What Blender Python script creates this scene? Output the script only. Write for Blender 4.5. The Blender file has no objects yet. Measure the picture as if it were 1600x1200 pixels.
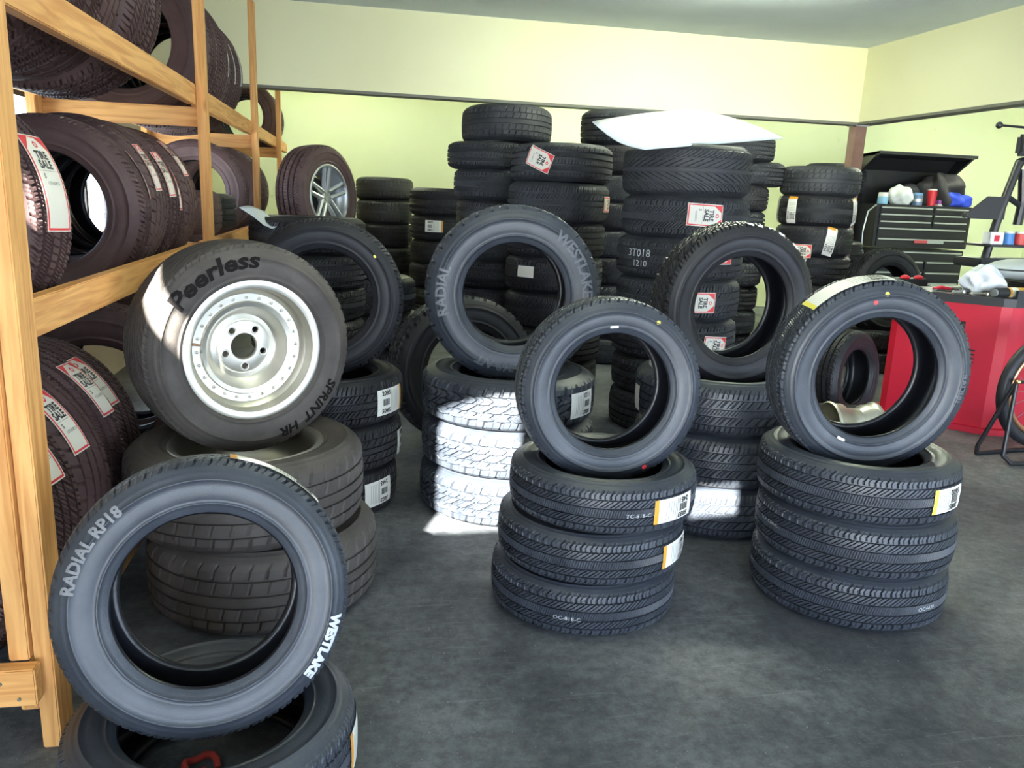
import bpy, bmesh, math, random
import numpy as np
from mathutils import Matrix, Vector
random.seed(7); rng=np.random.default_rng(7)
PI=math.pi; R_=math.radians
S=bpy.context.scene; COL=S.collection

# ------------------------------------------------------------------ camera, world, sun, lamps, exposure
CAM=Vector((0,0,1.30))
cd=bpy.data.cameras.new('camera'); cam=bpy.data.objects.new('camera',cd); COL.objects.link(cam)
cd.lens=1250/1600*36; cd.sensor_width=36; cd.clip_start=.02; cd.clip_end=200
def _cammat():
    yc=np.array([560-800,600-298,1250.]); yc/=np.linalg.norm(yc)
    zc=-np.array([584-800,-(5980-600),1250.]); zc-=zc.dot(yc)*yc; zc/=np.linalg.norm(zc)
    Y=yc*[1,1,-1]; Z=zc*[1,1,-1]; X=np.cross(Y,Z)
    return np.array([X,Y,Z])
cam.matrix_world=Matrix.Translation(CAM)@Matrix(_cammat().tolist()).to_4x4()
S.camera=cam
w=bpy.data.worlds.new('world'); S.world=w; w.use_nodes=True
bg=w.node_tree.nodes['Background']; bg.inputs[0].default_value=(.66,.80,1.0,1); bg.inputs[1].default_value=5.5
sd=bpy.data.lights.new('sun','SUN'); sun=bpy.data.objects.new('sun',sd); COL.objects.link(sun)
SUN=Vector((.35,.85,-.51)).normalized()
sun.rotation_euler=SUN.to_track_quat('-Z','Y').to_euler(); sd.energy=52; sd.angle=R_(.5); sd.color=(1,1,.90)
S.view_settings.view_transform='Standard'; S.view_settings.look='None'; S.view_settings.gamma=1; S.view_settings.exposure=1.1
S.view_settings.use_curve_mapping=False

# ------------------------------------------------------------------ helpers
def mesh(name,v,f,smooth=False):
    me=bpy.data.meshes.new(name); v=np.asarray(v,np.float32)
    if isinstance(f,np.ndarray) and f.ndim==2:
        n,k=f.shape
        me.vertices.add(len(v)); me.vertices.foreach_set('co',v.ravel())
        me.loops.add(n*k); me.loops.foreach_set('vertex_index',f.astype(np.int32).ravel())
        me.polygons.add(n); me.polygons.foreach_set('loop_start',np.arange(0,n*k,k,dtype=np.int32))
        me.polygons.foreach_set('loop_total',np.full(n,k,np.int32))
        me.update(calc_edges=True)
    else:
        me.from_pydata([tuple(map(float,p)) for p in v],[],f)
    me.polygons.foreach_set('use_smooth',np.full(len(me.polygons),bool(smooth)))
    return me
def link(name,me,parent=None,mat=None):
    o=bpy.data.objects.new(name,me); COL.objects.link(o)
    if parent: o.parent=parent
    if mat and me and not me.materials: me.materials.append(mat)
    return o
def tag(o,label,cat,group=None,kind=None):
    if label: o['label']=label
    if cat: o['category']=cat
    if group: o['group']=group
    if kind: o['kind']=kind
    return o
def thing(name,label,cat,loc=(0,0,0),group=None,rotz=0):
    o=bpy.data.objects.new(name,None); COL.objects.link(o); o.location=loc; o.rotation_euler=(0,0,rotz); o.empty_display_size=.1
    return tag(o,label,cat,group)
class MB:
    def __init__(s): s.b=bmesh.new()
    def box(s,x0,x1,y0,y1,z0,z1,bev=0,M=None):
        g=bmesh.ops.create_cube(s.b,size=1)['verts']
        for v in g: v.co=Vector(((x0+x1)/2+v.co.x*(x1-x0),(y0+y1)/2+v.co.y*(y1-y0),(z0+z1)/2+v.co.z*(z1-z0)))
        if bev:
            ed=list({e for v in g for e in v.link_edges}); r=bmesh.ops.bevel(s.b,geom=ed,offset=bev,segments=2,affect='EDGES'); g=r['verts']
        if M is not None:
            for v in g: v.co=M@v.co
        return s
    def cyl(s,p0,p1,r0,r1=None,n=20,cap=True):
        p0=Vector(p0);p1=Vector(p1);d=p1-p0; r1=r0 if r1 is None else r1
        M=Matrix.Translation((p0+p1)/2)@d.to_track_quat('Z','Y').to_matrix().to_4x4()
        bmesh.ops.create_cone(s.b,cap_ends=cap,segments=n,radius1=r0,radius2=max(r1,1e-5),depth=d.length,matrix=M); return s
    def sph(s,c,r,sc=(1,1,1),n=16):
        M=Matrix.Translation(c)@Matrix.Diagonal((*sc,1)); bmesh.ops.create_uvsphere(s.b,u_segments=n,v_segments=max(6,n//2),radius=r,matrix=M); return s
    def tube(s,pts,r,n=10):
        for a,b in zip(pts[:-1],pts[1:]): s.cyl(a,b,r,r,n)
        for a in pts[1:-1]: s.sph(a,r,n=n)
        return s
    def prism(s,poly,z0,z1,M=None):
        n=len(poly); v=[s.b.verts.new((x,y,z)) for z in (z0,z1) for x,y in poly]
        s.b.faces.new(v[:n][::-1]); s.b.faces.new(v[n:])
        for i in range(n): s.b.faces.new((v[i],v[(i+1)%n],v[n+(i+1)%n],v[n+i]))
        if M is not None:
            for q in v: q.co=M@q.co
        return s
    def obj(s,name,mat,parent=None,smooth=False,kind=None):
        bmesh.ops.recalc_face_normals(s.b,faces=s.b.faces)
        me=bpy.data.meshes.new(name); s.b.to_mesh(me); s.b.free()
        if smooth: 
            me.polygons.foreach_set('use_smooth',np.ones(len(me.polygons),bool)); me.set_sharp_from_angle(angle=R_(35))
        o=link(name,me,parent,mat)
        if kind: o['kind']=kind
        return o
def box(name,x0,x1,y0,y1,z0,z1,mat,parent=None,kind=None,bev=0): return MB().box(x0,x1,y0,y1,z0,z1,bev).obj(name,mat,parent,kind=kind)

# ------------------------------------------------------------------ materials
def mat(name,col,rough=.5,metal=0,noise=None,bump=0,bscale=200,spec=.5,emit=None):
    m=bpy.data.materials.new(name); m.use_nodes=True; nt=m.node_tree; p=nt.nodes['Principled BSDF']
    p.inputs['Base Color'].default_value=(*col,1); p.inputs['Roughness'].default_value=rough; p.inputs['Metallic'].default_value=metal
    p.inputs['Specular IOR Level'].default_value=spec
    tc=nt.nodes.new('ShaderNodeTexCoord')
    if noise:
        sc,col2,lo,hi=noise
        n=nt.nodes.new('ShaderNodeTexNoise'); n.inputs['Scale'].default_value=sc; n.inputs['Detail'].default_value=8; n.inputs['Roughness'].default_value=.65
        nt.links.new(tc.outputs['Object'],n.inputs['Vector'])
        r=nt.nodes.new('ShaderNodeValToRGB'); r.color_ramp.elements[0].position=lo; r.color_ramp.elements[1].position=hi
        r.color_ramp.elements[0].color=(*col,1); r.color_ramp.elements[1].color=(*col2,1)
        nt.links.new(n.outputs['Fac'],r.inputs[0]); nt.links.new(r.outputs[0],p.inputs['Base Color'])
    if bump:
        n=nt.nodes.new('ShaderNodeTexNoise'); n.inputs['Scale'].default_value=bscale; n.inputs['Detail'].default_value=4
        nt.links.new(tc.outputs['Object'],n.inputs['Vector'])
        b=nt.nodes.new('ShaderNodeBump'); b.inputs['Strength'].default_value=bump; b.inputs['Distance'].default_value=.002
        nt.links.new(n.outputs['Fac'],b.inputs['Height']); nt.links.new(b.outputs[0],p.inputs['Normal'])
    if emit: p.inputs['Emission Color'].default_value=(*emit[0],1); p.inputs['Emission Strength'].default_value=emit[1]
    return m
RUB={
 'new':mat('new_rubber',(.028,.033,.044),.42,noise=(9,(.047,.054,.069),.4,.75),bump=.25,bscale=300,spec=.55),
 'black':mat('black_rubber',(.014,.014,.017),.5,noise=(7,(.026,.026,.031),.4,.75),bump=.25,bscale=300,spec=.4),
 'dusty':mat('dusty_rubber',(.052,.044,.040),.62,noise=(6,(.105,.092,.082),.38,.8),bump=.4,bscale=260,spec=.35),
 'brown':mat('worn_flare_tinted_rubber',(.070,.038,.038),.6,noise=(5,(.12,.070,.068),.4,.75),bump=.4,bscale=260,spec=.4),  # reddish brown carries the lens flare tint over the left rack
 'grey':mat('grey_worn_rubber',(.024,.026,.031),.6,noise=(6,(.048,.051,.058),.4,.75),bump=.3,bscale=260,spec=.4)}
M_liner=mat('inner_liner_rubber',(.012,.013,.018),.35,bump=.2,bscale=150,spec=.5)
M_textd=mat('dark_moulded_rubber',(.012,.010,.010),.85,spec=.1)
M_textg=mat('raised_rubber',(.085,.09,.105),.45)
M_textl=mat('pale_paint_mark',(.5,.52,.54),.6)
M_paper=mat('white_paper',(.78,.77,.72),.55)
M_cream=mat('tag_paper',(.74,.70,.62),.55)
M_red=mat('tag_red_ink',(.72,.045,.05),.5)
M_ink=mat('black_ink',(.02,.02,.022),.5)
M_orange=mat('orange_band_print',(.75,.33,.03),.5)
M_yell=mat('yellow_print',(.80,.72,.08),.5)
M_textm=mat('mid_grey_moulding',(.17,.17,.18),.6)
M_whitepaint=mat('chalk_white',(.82,.82,.80),.7)
M_steel=mat('polished_wheel_alloy',(.58,.56,.49),.38,1,noise=(7,(.70,.67,.60),.35,.7),bump=.05,bscale=60)
M_rust=mat('rust_stained_metal',(.42,.24,.14),.5,.6)
M_silver=mat('silver_alloy_paint',(.55,.57,.58),.35,.8)
M_dark=mat('dark_recess',(.01,.01,.01),.6)
def wallmat(name,c,c2):
    m=mat(name,c,.75); nt=m.node_tree; p=nt.nodes['Principled BSDF']; tc=nt.nodes['Texture Coordinate']
    n=nt.nodes.new('ShaderNodeTexNoise'); n.inputs['Scale'].default_value=.9; n.inputs['Detail'].default_value=6
    n2=nt.nodes.new('ShaderNodeTexNoise'); n2.inputs['Scale'].default_value=6.5; n2.inputs['Detail'].default_value=9; n2.inputs['Roughness'].default_value=.75
    for q in (n,n2): nt.links.new(tc.outputs['Object'],q.inputs['Vector'])
    r=nt.nodes.new('ShaderNodeValToRGB'); r.color_ramp.elements[0].position=.35; r.color_ramp.elements[1].position=.7
    r.color_ramp.elements[0].color=(*c,1); r.color_ramp.elements[1].color=(*c2,1); nt.links.new(n.outputs['Fac'],r.inputs[0])
    r2=nt.nodes.new('ShaderNodeValToRGB'); r2.color_ramp.elements[0].position=.66; r2.color_ramp.elements[1].position=.78
    r2.color_ramp.elements[0].color=(1,1,1,1); r2.color_ramp.elements[1].color=(.55,.54,.48,1); nt.links.new(n2.outputs['Fac'],r2.inputs[0])
    mx=nt.nodes.new('ShaderNodeMix'); mx.data_type='RGBA'; mx.blend_type='MULTIPLY'; mx.inputs[0].default_value=1
    nt.links.new(r.outputs[0],mx.inputs[6]); nt.links.new(r2.outputs[0],mx.inputs[7]); nt.links.new(mx.outputs[2],p.inputs['Base Color'])
    b=nt.nodes.new('ShaderNodeBump'); b.inputs['Strength'].default_value=.15; b.inputs['Distance'].default_value=.01
    nt.links.new(n2.outputs['Fac'],b.inputs['Height']); nt.links.new(b.outputs[0],p.inputs['Normal'])
    return m
M_wall=wallmat('cream_wall_paint',(.80,.78,.50),(.83,.82,.56))
M_wallg=wallmat('pale_green_wall_paint',(.78,.83,.50),(.81,.86,.55))
M_wallb=wallmat('beige_wall_paint',(.52,.44,.32),(.58,.50,.37))
M_ceil=mat('grey_ceiling_paint',(.62,.70,.73),.85,noise=(2,(.68,.76,.79),.3,.7))
M_ledge=mat('grey_ledge_metal',(.16,.16,.13),.6)
M_pillar=mat('brown_painted_steel',(.17,.085,.06),.55,noise=(8,(.22,.12,.09),.4,.7))
def floormat():
    m=mat('painted_concrete',(.05,.055,.065),.4); nt=m.node_tree; p=nt.nodes['Principled BSDF']; tc=nt.nodes['Texture Coordinate']
    def noi(s,d,r=.6):
        n=nt.nodes.new('ShaderNodeTexNoise'); n.inputs['Scale'].default_value=s; n.inputs['Detail'].default_value=d; n.inputs['Roughness'].default_value=r
        nt.links.new(tc.outputs['Object'],n.inputs['Vector']); return n
    def ramp(src,a,b,ca,cb):
        r=nt.nodes.new('ShaderNodeValToRGB'); r.color_ramp.elements[0].position=a; r.color_ramp.elements[1].position=b
        r.color_ramp.elements[0].color=(*ca,1); r.color_ramp.elements[1].color=(*cb,1); nt.links.new(src,r.inputs[0]); return r
    def mix(a,b,mode,f=1):
        x=nt.nodes.new('ShaderNodeMix'); x.data_type='RGBA'; x.blend_type=mode; x.inputs[0].default_value=f
        nt.links.new(a,x.inputs[6]); nt.links.new(b,x.inputs[7]); return x.outputs[2]
    a=ramp(noi(1.6,8).outputs['Fac'],.40,.62,(.058,.063,.075),(.142,.150,.162))
    b=ramp(noi(22,6,.8).outputs['Fac'],.38,.64,(.62,.62,.62),(1.35,1.33,1.28))
    c=mix(a.outputs[0],b.outputs[0],'MULTIPLY')
    sp=ramp(noi(95,3,.7).outputs['Fac'],.66,.70,(0,0,0),(.20,.20,.19))
    c=mix(c,sp.outputs[0],'ADD')
    # thin scratches: stretched distorted waves
    mp=nt.nodes.new('ShaderNodeMapping'); mp.inputs['Rotation'].default_value=(0,0,.7); mp.inputs['Scale'].default_value=(1.2,26,1); nt.links.new(tc.outputs['Object'],mp.inputs[0])
    n=nt.nodes.new('ShaderNodeTexNoise'); n.inputs['Scale'].default_value=2.6; n.inputs['Detail'].default_value=5; n.inputs['Distortion'].default_value=1.2; nt.links.new(mp.outputs[0],n.inputs['Vector'])
    c=mix(c,ramp(n.outputs['Fac'],.63,.67,(0,0,0),(.035,.036,.036)).outputs[0],'ADD')
    nt.links.new(c,p.inputs['Base Color'])
    rr=ramp(noi(5,6).outputs['Fac'],.3,.7,(.48,)*3,(.72,)*3); nt.links.new(rr.outputs[0],p.inputs['Roughness'])
    bb=nt.nodes.new('ShaderNodeBump'); bb.inputs['Strength'].default_value=.25; bb.inputs['Distance'].default_value=.004
    nt.links.new(noi(40,6,.7).outputs['Fac'],bb.inputs['Height']); nt.links.new(bb.outputs[0],p.inputs['Normal'])
    return m
M_floor=floormat()
def woodmat(name,c1,c2,axis):
    m=mat(name,c1,.6); nt=m.node_tree; p=nt.nodes['Principled BSDF']; tc=nt.nodes['Texture Coordinate']
    mp=nt.nodes.new('ShaderNodeMapping'); sc=[16,16,16]; sc[axis]=.9; mp.inputs['Scale'].default_value=sc; nt.links.new(tc.outputs['Object'],mp.inputs[0])
    n=nt.nodes.new('ShaderNodeTexNoise'); n.inputs['Scale'].default_value=2.2; n.inputs['Detail'].default_value=7; n.inputs['Distortion'].default_value=1.5; nt.links.new(mp.outputs[0],n.inputs['Vector'])
    r=nt.nodes.new('ShaderNodeValToRGB'); r.color_ramp.elements[0].position=.36; r.color_ramp.elements[1].position=.62
    r.color_ramp.elements[0].color=(*c2,1); r.color_ramp.elements[1].color=(*c1,1); nt.links.new(n.outputs['Fac'],r.inputs[0])
    k=nt.nodes.new('ShaderNodeTexVoronoi'); k.inputs['Scale'].default_value=2.1; mp2=nt.nodes.new('ShaderNodeMapping'); s2=[1.6,1.6,1.6]; s2[axis]=1; mp2.inputs['Scale'].default_value=s2
    nt.links.new(tc.outputs['Object'],mp2.inputs[0]); nt.links.new(mp2.outputs[0],k.inputs['Vector'])
    r2=nt.nodes.new('ShaderNodeValToRGB'); r2.color_ramp.elements[0].position=.03; r2.color_ramp.elements[1].position=.09; r2.color_ramp.elements[0].color=(.45,.3,.2,1); r2.color_ramp.elements[1].color=(1,1,1,1)
    nt.links.new(k.outputs['Distance'],r2.inputs[0])
    mx=nt.nodes.new('ShaderNodeMix'); mx.data_type='RGBA'; mx.blend_type='MULTIPLY'; mx.inputs[0].default_value=1
    nt.links.new(r.outputs[0],mx.inputs[6]); nt.links.new(r2.outputs[0],mx.inputs[7]); nt.links.new(mx.outputs[2],p.inputs['Base Color'])
    return m
WOOD=[woodmat('pine_lumber_'+'xyz'[i],(.80,.42,.14),(.60,.26,.07),i) for i in range(3)]
M_redm=mat('red_enamel',(.58,.006,.03),.5)
M_blackm=mat('black_enamel',(.018,.018,.02),.35)
M_blackp=mat('black_plastic',(.022,.022,.024),.5)
M_chrome=mat('bright_trim',(.62,.63,.63),.3,.9)
M_board=mat('white_board',(.70,.75,.76),.5)
M_glass=mat('window_pane_glass',(.9,.95,.95),.05); M_glass.node_tree.nodes['Principled BSDF'].inputs['Transmission Weight'].default_value=1; M_glass.node_tree.nodes['Principled BSDF'].inputs['IOR'].default_value=1.02

# ------------------------------------------------------------------ setting
ST='structure'
XL,YS,XR,ZL,ZC,YB,YF_=-1.66,7.0,4.52,2.09,2.73,9.9,-.7
box('floor',-16,12,-16,10.2,-.12,0,M_floor,kind=ST)
box('ceiling',XL-.1,9.4,YF_,YB+.2,ZC,ZC+.12,M_ceil,kind=ST)
box('wall_back',XL-.2,9.4,YB,YB+.15,0,ZC,M_wallg,kind=ST)
box('wall_right',9.2,9.4,YF_,YB,0,ZC,M_wallg,kind=ST)
box('wall_back_upper',XL,XR+.12,YS,YS+.12,ZL,ZC,M_wall,kind=ST)
box('wall_right_upper',XR,XR+.12,-.6,YS,ZL,ZC,M_wall,kind=ST)
box('trim_1',XL,XR+.13,YS-.012,YS+.13,ZL-.022,ZL,M_ledge,kind=ST)
box('trim_2',XR-.012,XR+.13,-.6,YS-.012,ZL-.022,ZL,M_ledge,kind=ST)
pl=thing('pillar','brown painted steel post under the corner of the upper walls','pillar',(XR+.04,YS+.06,0))
pl['kind']=ST
box('shaft',-.055,.055,-.055,.055,0,ZL-.03,M_pillar,pl); box('cap_plate',-.07,.07,-.07,.07,ZL-.03,ZL-.022,M_silver,pl)
# left wall with a high slot added near the door to throw a sun patch and a window behind the rack
def wallleft():
    b=MB(); holes=[(-.56,.12,2.45,2.728),(3.3,6.10,.90,1.74)]
    ys=sorted({YF_,YB,*[h[0] for h in holes],*[h[1] for h in holes]})
    for a,c in zip(ys[:-1],ys[1:]):
        h=[q for q in holes if q[0]<=a and q[1]>=c]
        if h: b.box(XL-.10,XL,a,c,0,h[0][2]); b.box(XL-.10,XL,a,c,h[0][3],ZC)
        else: b.box(XL-.10,XL,a,c,0,ZC)
    return b.obj('wall_left',M_wallb,kind=ST)
wallleft()
wn=thing('window_1',None,None,(XL-.05,3.3,.90)); wn['kind']=ST
fr=MB(); fr.box(-.03,.03,0,.04,0,.84).box(-.03,.03,2.76,2.80,0,.84).box(-.03,.03,.04,2.76,0,.04).box(-.03,.03,.04,2.76,.80,.84).obj('window_frame',M_blackm,wn)
MB().box(-.02,.02,2.30,2.34,.04,.80).obj('muntin',M_blackm,wn)
MB().box(-.003,.003,.04,2.30,.04,.80).obj('pane',M_glass,wn); MB().box(-.003,.003,2.34,2.76,.04,.80).obj('pane',M_glass,wn)
# front wall behind the viewer: door opening, with slots above it added to shape the sun patches
YF=-.6
fw=MB(); fw.box(XL-.1,-1.25,YF-.1,YF,0,ZC).box(-.84,-.15,YF-.1,YF,2.05,ZC).box(-.15,.08,YF-.1,YF,2.30,ZC).box(.08,9.4,YF-.1,YF,2.05,ZC).box(8.2,9.4,YF-.1,YF,0,2.05).box(-1.25,.08,YF-.1,YF,2.05,2.12)
fw.obj('wall_front',M_wall,kind=ST)
box('sun_blocker',XL-2.6,9.4,-4.4,YF-.1,2.03,2.08,M_ceil,kind=ST)  # added unseen slab that keeps direct sun out of the door opening
# ------------------------------------------------------------------ tubes on the ceiling
def ceiling_lamp(x,y,L,rot,label,power):
    t=thing('ceiling_lamp',label,'lamp',(x,y,ZC-.09),'fluorescent lamps on the ceiling',rotz=rot)
    MB().box(-L/2,L/2,-.09,.09,.045,.09,bev=.006).obj('housing',M_paper,t)
    mt=mat('fluorescent_tube',(.9,1,.85),.4,emit=((.93,1,.78),power))
    for s in (-1,1): MB().cyl((-L/2+.03,s*.045,.022),(L/2-.03,s*.045,.022),.014,n=12).obj('tube',mt,t)
ceiling_lamp(2.45,5.2,1.4,-.1,'twin tube ceiling lamp over the tire stacks, at the top edge',85)
ceiling_lamp(2.8,8.6,1.4,0,'ceiling lamp of the back alcove, hidden behind the upper wall',60)
ceiling_lamp(6.3,7.6,1.4,PI/2,'ceiling lamp over the tool chest side of the shop',120)
ceiling_lamp(.6,2.2,1.4,0,'added fill lamp over the front stacks, above the frame',15)  # unseen fill lamp, added to brighten the front stacks
ceiling_lamp(-.3,8.7,1.2,0,'ceiling lamp at the left end of the back alcove',30)

# ------------------------------------------------------------------ tyres
def lerp(x,xs,ys): return np.interp(x,xs,ys)
SQ=[0,.05,.10,.16,.26,.38,.50,.62,.74,.79,.80,.84,.90]
SZ=[.80,.845,.88,.915,.955,.985,1.0,.99,.958,.935,.92,.90,.84]
class Style:
    def __init__(s,D,W,rb,P,Sm,cols,pats,depth=.029,seed=0):
        s.R=D/2; s.W=W; s.rb=rb; hw=W/2
        # tread
        nu=P*Sm; vs=[];rs=[];dp=[];pt=[];sh=[];zg=[]
        for v,ty,a,z in cols:
            vs.append(v); rs.append(s.crown(abs(v))); pt.append(ty); sh.append(a); zg.append(z)
        vs=np.array(vs);rs=np.array(rs);sh=np.array(sh);zg=np.array(zg)
        i=np.arange(nu); V=np.zeros((nu,len(cols),3))
        tri=np.abs(((i/Sm)%1)*2-1)*2-1
        for j in range(len(cols)):
            th=(i/nu+sh[j]/P)*2*PI
            if pt[j]=='g': d=np.ones(nu)
            elif pt[j]=='t': d=np.zeros(nu)
            else: d=np.asarray(pats[pt[j]],float)[i%Sm]
            r=rs[j]-depth*d*(1 if abs(vs[j])<.8 else .5)
            z=hw*(vs[j]+zg[j]*tri)
            V[:,j]=np.stack([np.cos(th)*r*s.R,np.sin(th)*r*s.R,z],-1)
        m=len(cols); I=np.arange(nu)[:,None]*m+np.arange(m-1)[None]; J=((np.arange(nu)+1)%nu)[:,None]*m+np.arange(m-1)[None]
        F=np.stack([I,J,J+1,I+1],-1).reshape(-1,4)
        s.tread=mesh('tread',V.reshape(-1,3),F)
        # sidewalls
        q=np.array(SQ); r=(s.rb+(.985-s.rb)*q)*s.R; z=np.array(SZ)*hw
        r2=[];z2=[]
        for k in range(len(r)):
            r2.append(r[k]);z2.append(z[k])
            if k in (3,7): r2+= [r[k]+.001,r[k]+.004*s.R/.33,r[k]+.005*s.R/.33]; z2+=[z[k]+.0022,z[k]+.0022,z[k]]
        o=np.argsort(r2,kind='stable'); r2=np.array(r2)[o]; z2=np.array(z2)[o]
        s.side=[s.lathe('sidewall',r2,z2*sg,144,sg<0) for sg in (1,-1)]
        # liner (both beads and the hollow inside)
        lr=np.array([s.rb,s.rb-.012,s.rb-.006,s.rb+.03,s.rb+.10,s.rb+(1-s.rb)*.5,s.rb+(1-s.rb)*.8,.945,.955])*s.R
        lz=np.array([.80,.76,.66,.62,.74,.93,.88,.70,.0])*hw
        LR=np.concatenate([lr,lr[::-1][1:]]); LZ=np.concatenate([lz,-lz[::-1][1:]])
        s.liner=s.lathe('inner_liner',LR,LZ,96,False)
    def crown(s,v): return float(np.interp(v,[0,.3,.6,.76,.80,.84],[1,.998,.990,.980,.960,s.rb+(.985-s.rb)*.90]))
    def lathe(s,name,r,z,nu,flip):
        a=np.arange(nu)/nu*2*PI; V=np.stack([np.cos(a)[:,None]*r,np.sin(a)[:,None]*r,np.broadcast_to(z,(nu,len(r)))],-1)
        m=len(r); I=np.arange(nu)[:,None]*m+np.arange(m-1)[None]; J=((np.arange(nu)+1)%nu)[:,None]*m+np.arange(m-1)[None]
        F=np.stack([I,I+1,J+1,J] if flip else [I,I+1,J+1,J],-1).reshape(-1,4)
        return mesh(name,V.reshape(-1,3),F,True)
    def side_pt(s,th,r,off):   # r relative
        q=(r-s.rb)/(.985-s.rb); z=np.interp(q,SQ,SZ)*s.W/2+off
        return np.stack([np.cos(th)*r*s.R,np.sin(th)*r*s.R,z],-1)
    def tread_pt(s,th,z,off):
        r=np.interp(np.abs(z)/(s.W/2),[0,.3,.6,.76,.80,.84],[1,.998,.990,.980,.960,s.rb+(.985-s.rb)*.90])*s.R+off
        return np.stack([np.cos(th)*r,np.sin(th)*r,z],-1)
def sym(cols):
    out=[(-v,t,-a,-z) for v,t,a,z in cols[::-1] if v>0]
    return out+cols
def cols_touring(sh=.9,g=0):
    h=[(.0,'c',0,0),(.15-g,'c',.1,0),(.155-g,'g',.1,0),(.205+g,'g',.1,0),(.21+g,'m',.1,0),(.30,'m',.1+sh*.35,0),(.40,'m',.1+sh*.75,0),(.48-g,'m',.1+sh,0),
       (.485-g,'g',.1+sh,0),(.535+g,'g',.1+sh,0),(.54+g,'s',.2,0),(.66,'s',.15,0),(.76,'s',.35,0),(.80,'s',.45,0),(.84,'s',.5,0)]
    return sym(h)
def cols_asym(sh=.6):
    h=[(.0,'c',.0,0),(.10,'c',.2,0),(.105,'g',.2,0),(.17,'g',.2,0),(.175,'m',.2,0),(.45,'m',.2+sh,0),(.455,'g',.2+sh,0),(.51,'g',.2+sh,0),
       (.515,'s',.2,0),(.70,'s',.3,0),(.80,'s',.45,0),(.84,'s',.5,0)]
    return sym(h)
def cols_at():
    return sym([(.0,'c',0,.02),(.13,'c',.3,.02),(.135,'g',.3,.02),(.175,'g',.3,.02),(.18,'m',.35,.02),(.33,'m',.6,-.0),(.46,'m',.35,-.02),(.465,'g',.35,-.02),(.505,'g',.35,-.02),
        (.51,'s',.9,-.02),(.62,'s',.95,0),(.74,'s',1.0,0),(.80,'s',1.05,0),(.84,'s',1.1,0)])
def cols_dir():
    h=[(.0,'t',0,0),(.06,'t',0,0),(.065,'g',0,0),(.10,'g',0,0),(.105,'m',.2,0),(.30,'m',1.3,0),(.42,'m',2.0,0),(.425,'g',2,0),(.47,'g',2.1,0),(.475,'s',2.2,0),(.62,'s',3.0,0),(.76,'s',3.4,0),(.80,'s',3.5,0),(.84,'s',3.6,0)]
    o=[(-v,t,a,z) for v,t,a,z in h[::-1] if v>0]; return o+h
STY={
 'touring':Style(.63,.19,.635,62,12,cols_touring(),{'s':[1,.9,0,0,0,0,.35,0,0,0,0,0],'m':[.8,.8,0,0,.0,0,.8,0,0,0,0,0],'c':[.3,0,0,.3,0,0,.3,0,0,.3,0,0]}),
 'asym':Style(.66,.20,.62,56,12,cols_asym(),{'s':[1,1,0,0,0,0,0,.5,0,0,0,0],'m':[.9,.9,0,0,0,.3,0,.3,0,0,0,0],'c':[.3,0,0,0,.3,0,0,0,.3,0,0,0]}),
 'allterrain':Style(.75,.21,.585,34,16,cols_at(),{'s':[1,1,1,0,0,0,0,0,0,.3,0,0,0,0,0,0],'m':[1,1,1,0,0,0,0,.35,.35,0,0,0,0,0,0,0],'c':[0,0,0,0,0,1,1,1,0,0,0,0,.3,0,0,0]},depth=.036),
 'directional':Style(.69,.26,.62,44,12,cols_dir(),{'s':[1,1,0,0,0,0,0,.5,0,0,0,0],'m':[1,1,0,0,0,0,0,0,0,0,0,0],'c':[0]*12},depth=.018),
 'highway':Style(.66,.21,.60,50,12,cols_touring(.3,.022),{'s':[.8,.8,0,0,0,.3,0,0,.3,0,0,0],'m':[.35,0,0,.35,0,0,.35,0,0,.35,0,0],'c':[.35,0,0,0,0,0,.35,0,0,0,0,0]},depth=.042),
 'worn':Style(.66,.25,.62,44,8,cols_asym(.2),{'s':[.8,0,0,0,0,0,0,0],'m':[.4,0,0,0,0,0,0,0],'c':[0]*8},depth=.024),
}
def frame(az,tilt):
    az=R_(az);t=R_(tilt); n=Vector((math.sin(az)*math.cos(t),-math.cos(az)*math.cos(t),math.sin(t)))
    h=Vector((0,0,1)).cross(n).normalized(); u=n.cross(h)
    return Matrix((h,u,n)).transposed()
ALL={}
def tyre(label,style,rub,c,D,W,az=None,tilt=0,roll=0,group=None,spin=0):
    """c = centre; az None -> lying flat. local +Z = face towards the viewer (upright) or up (lying)"""
    st=STY[style]
    t=bpy.data.objects.new('tire',None); COL.objects.link(t); t.empty_display_size=.1
    tag(t,label,'tire',group)
    if az is None: M=Matrix.Rotation(R_(tilt),3,'Y')@Matrix.Rotation(R_(roll),3,'X')
    else: M=frame(az,tilt)
    sx=D/2/st.R; sz=W/st.W
    t.matrix_world=Matrix.Translation(c)@M.to_4x4()@Matrix.Diagonal((sx,sx,sz,1))
    rm=RUB[rub]; sp=R_(spin)
    def part(nm,me):
        key=(me.name,rub)
        m2=ALL.get(key)
        if m2 is None: m2=me.copy(); m2.materials.append(rm if nm!='inner_liner' else M_liner); ALL[key]=m2
        o=link(nm,m2,t); o.rotation_euler=(0,0,sp); return o
    part('tread',st.tread); part('sidewall',st.side[0]); part('sidewall',st.side[1]); part('inner_liner',st.liner)
    t['_s']=0; del t['_s']
    TY[t.name]=st; return t
TY={}
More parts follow.
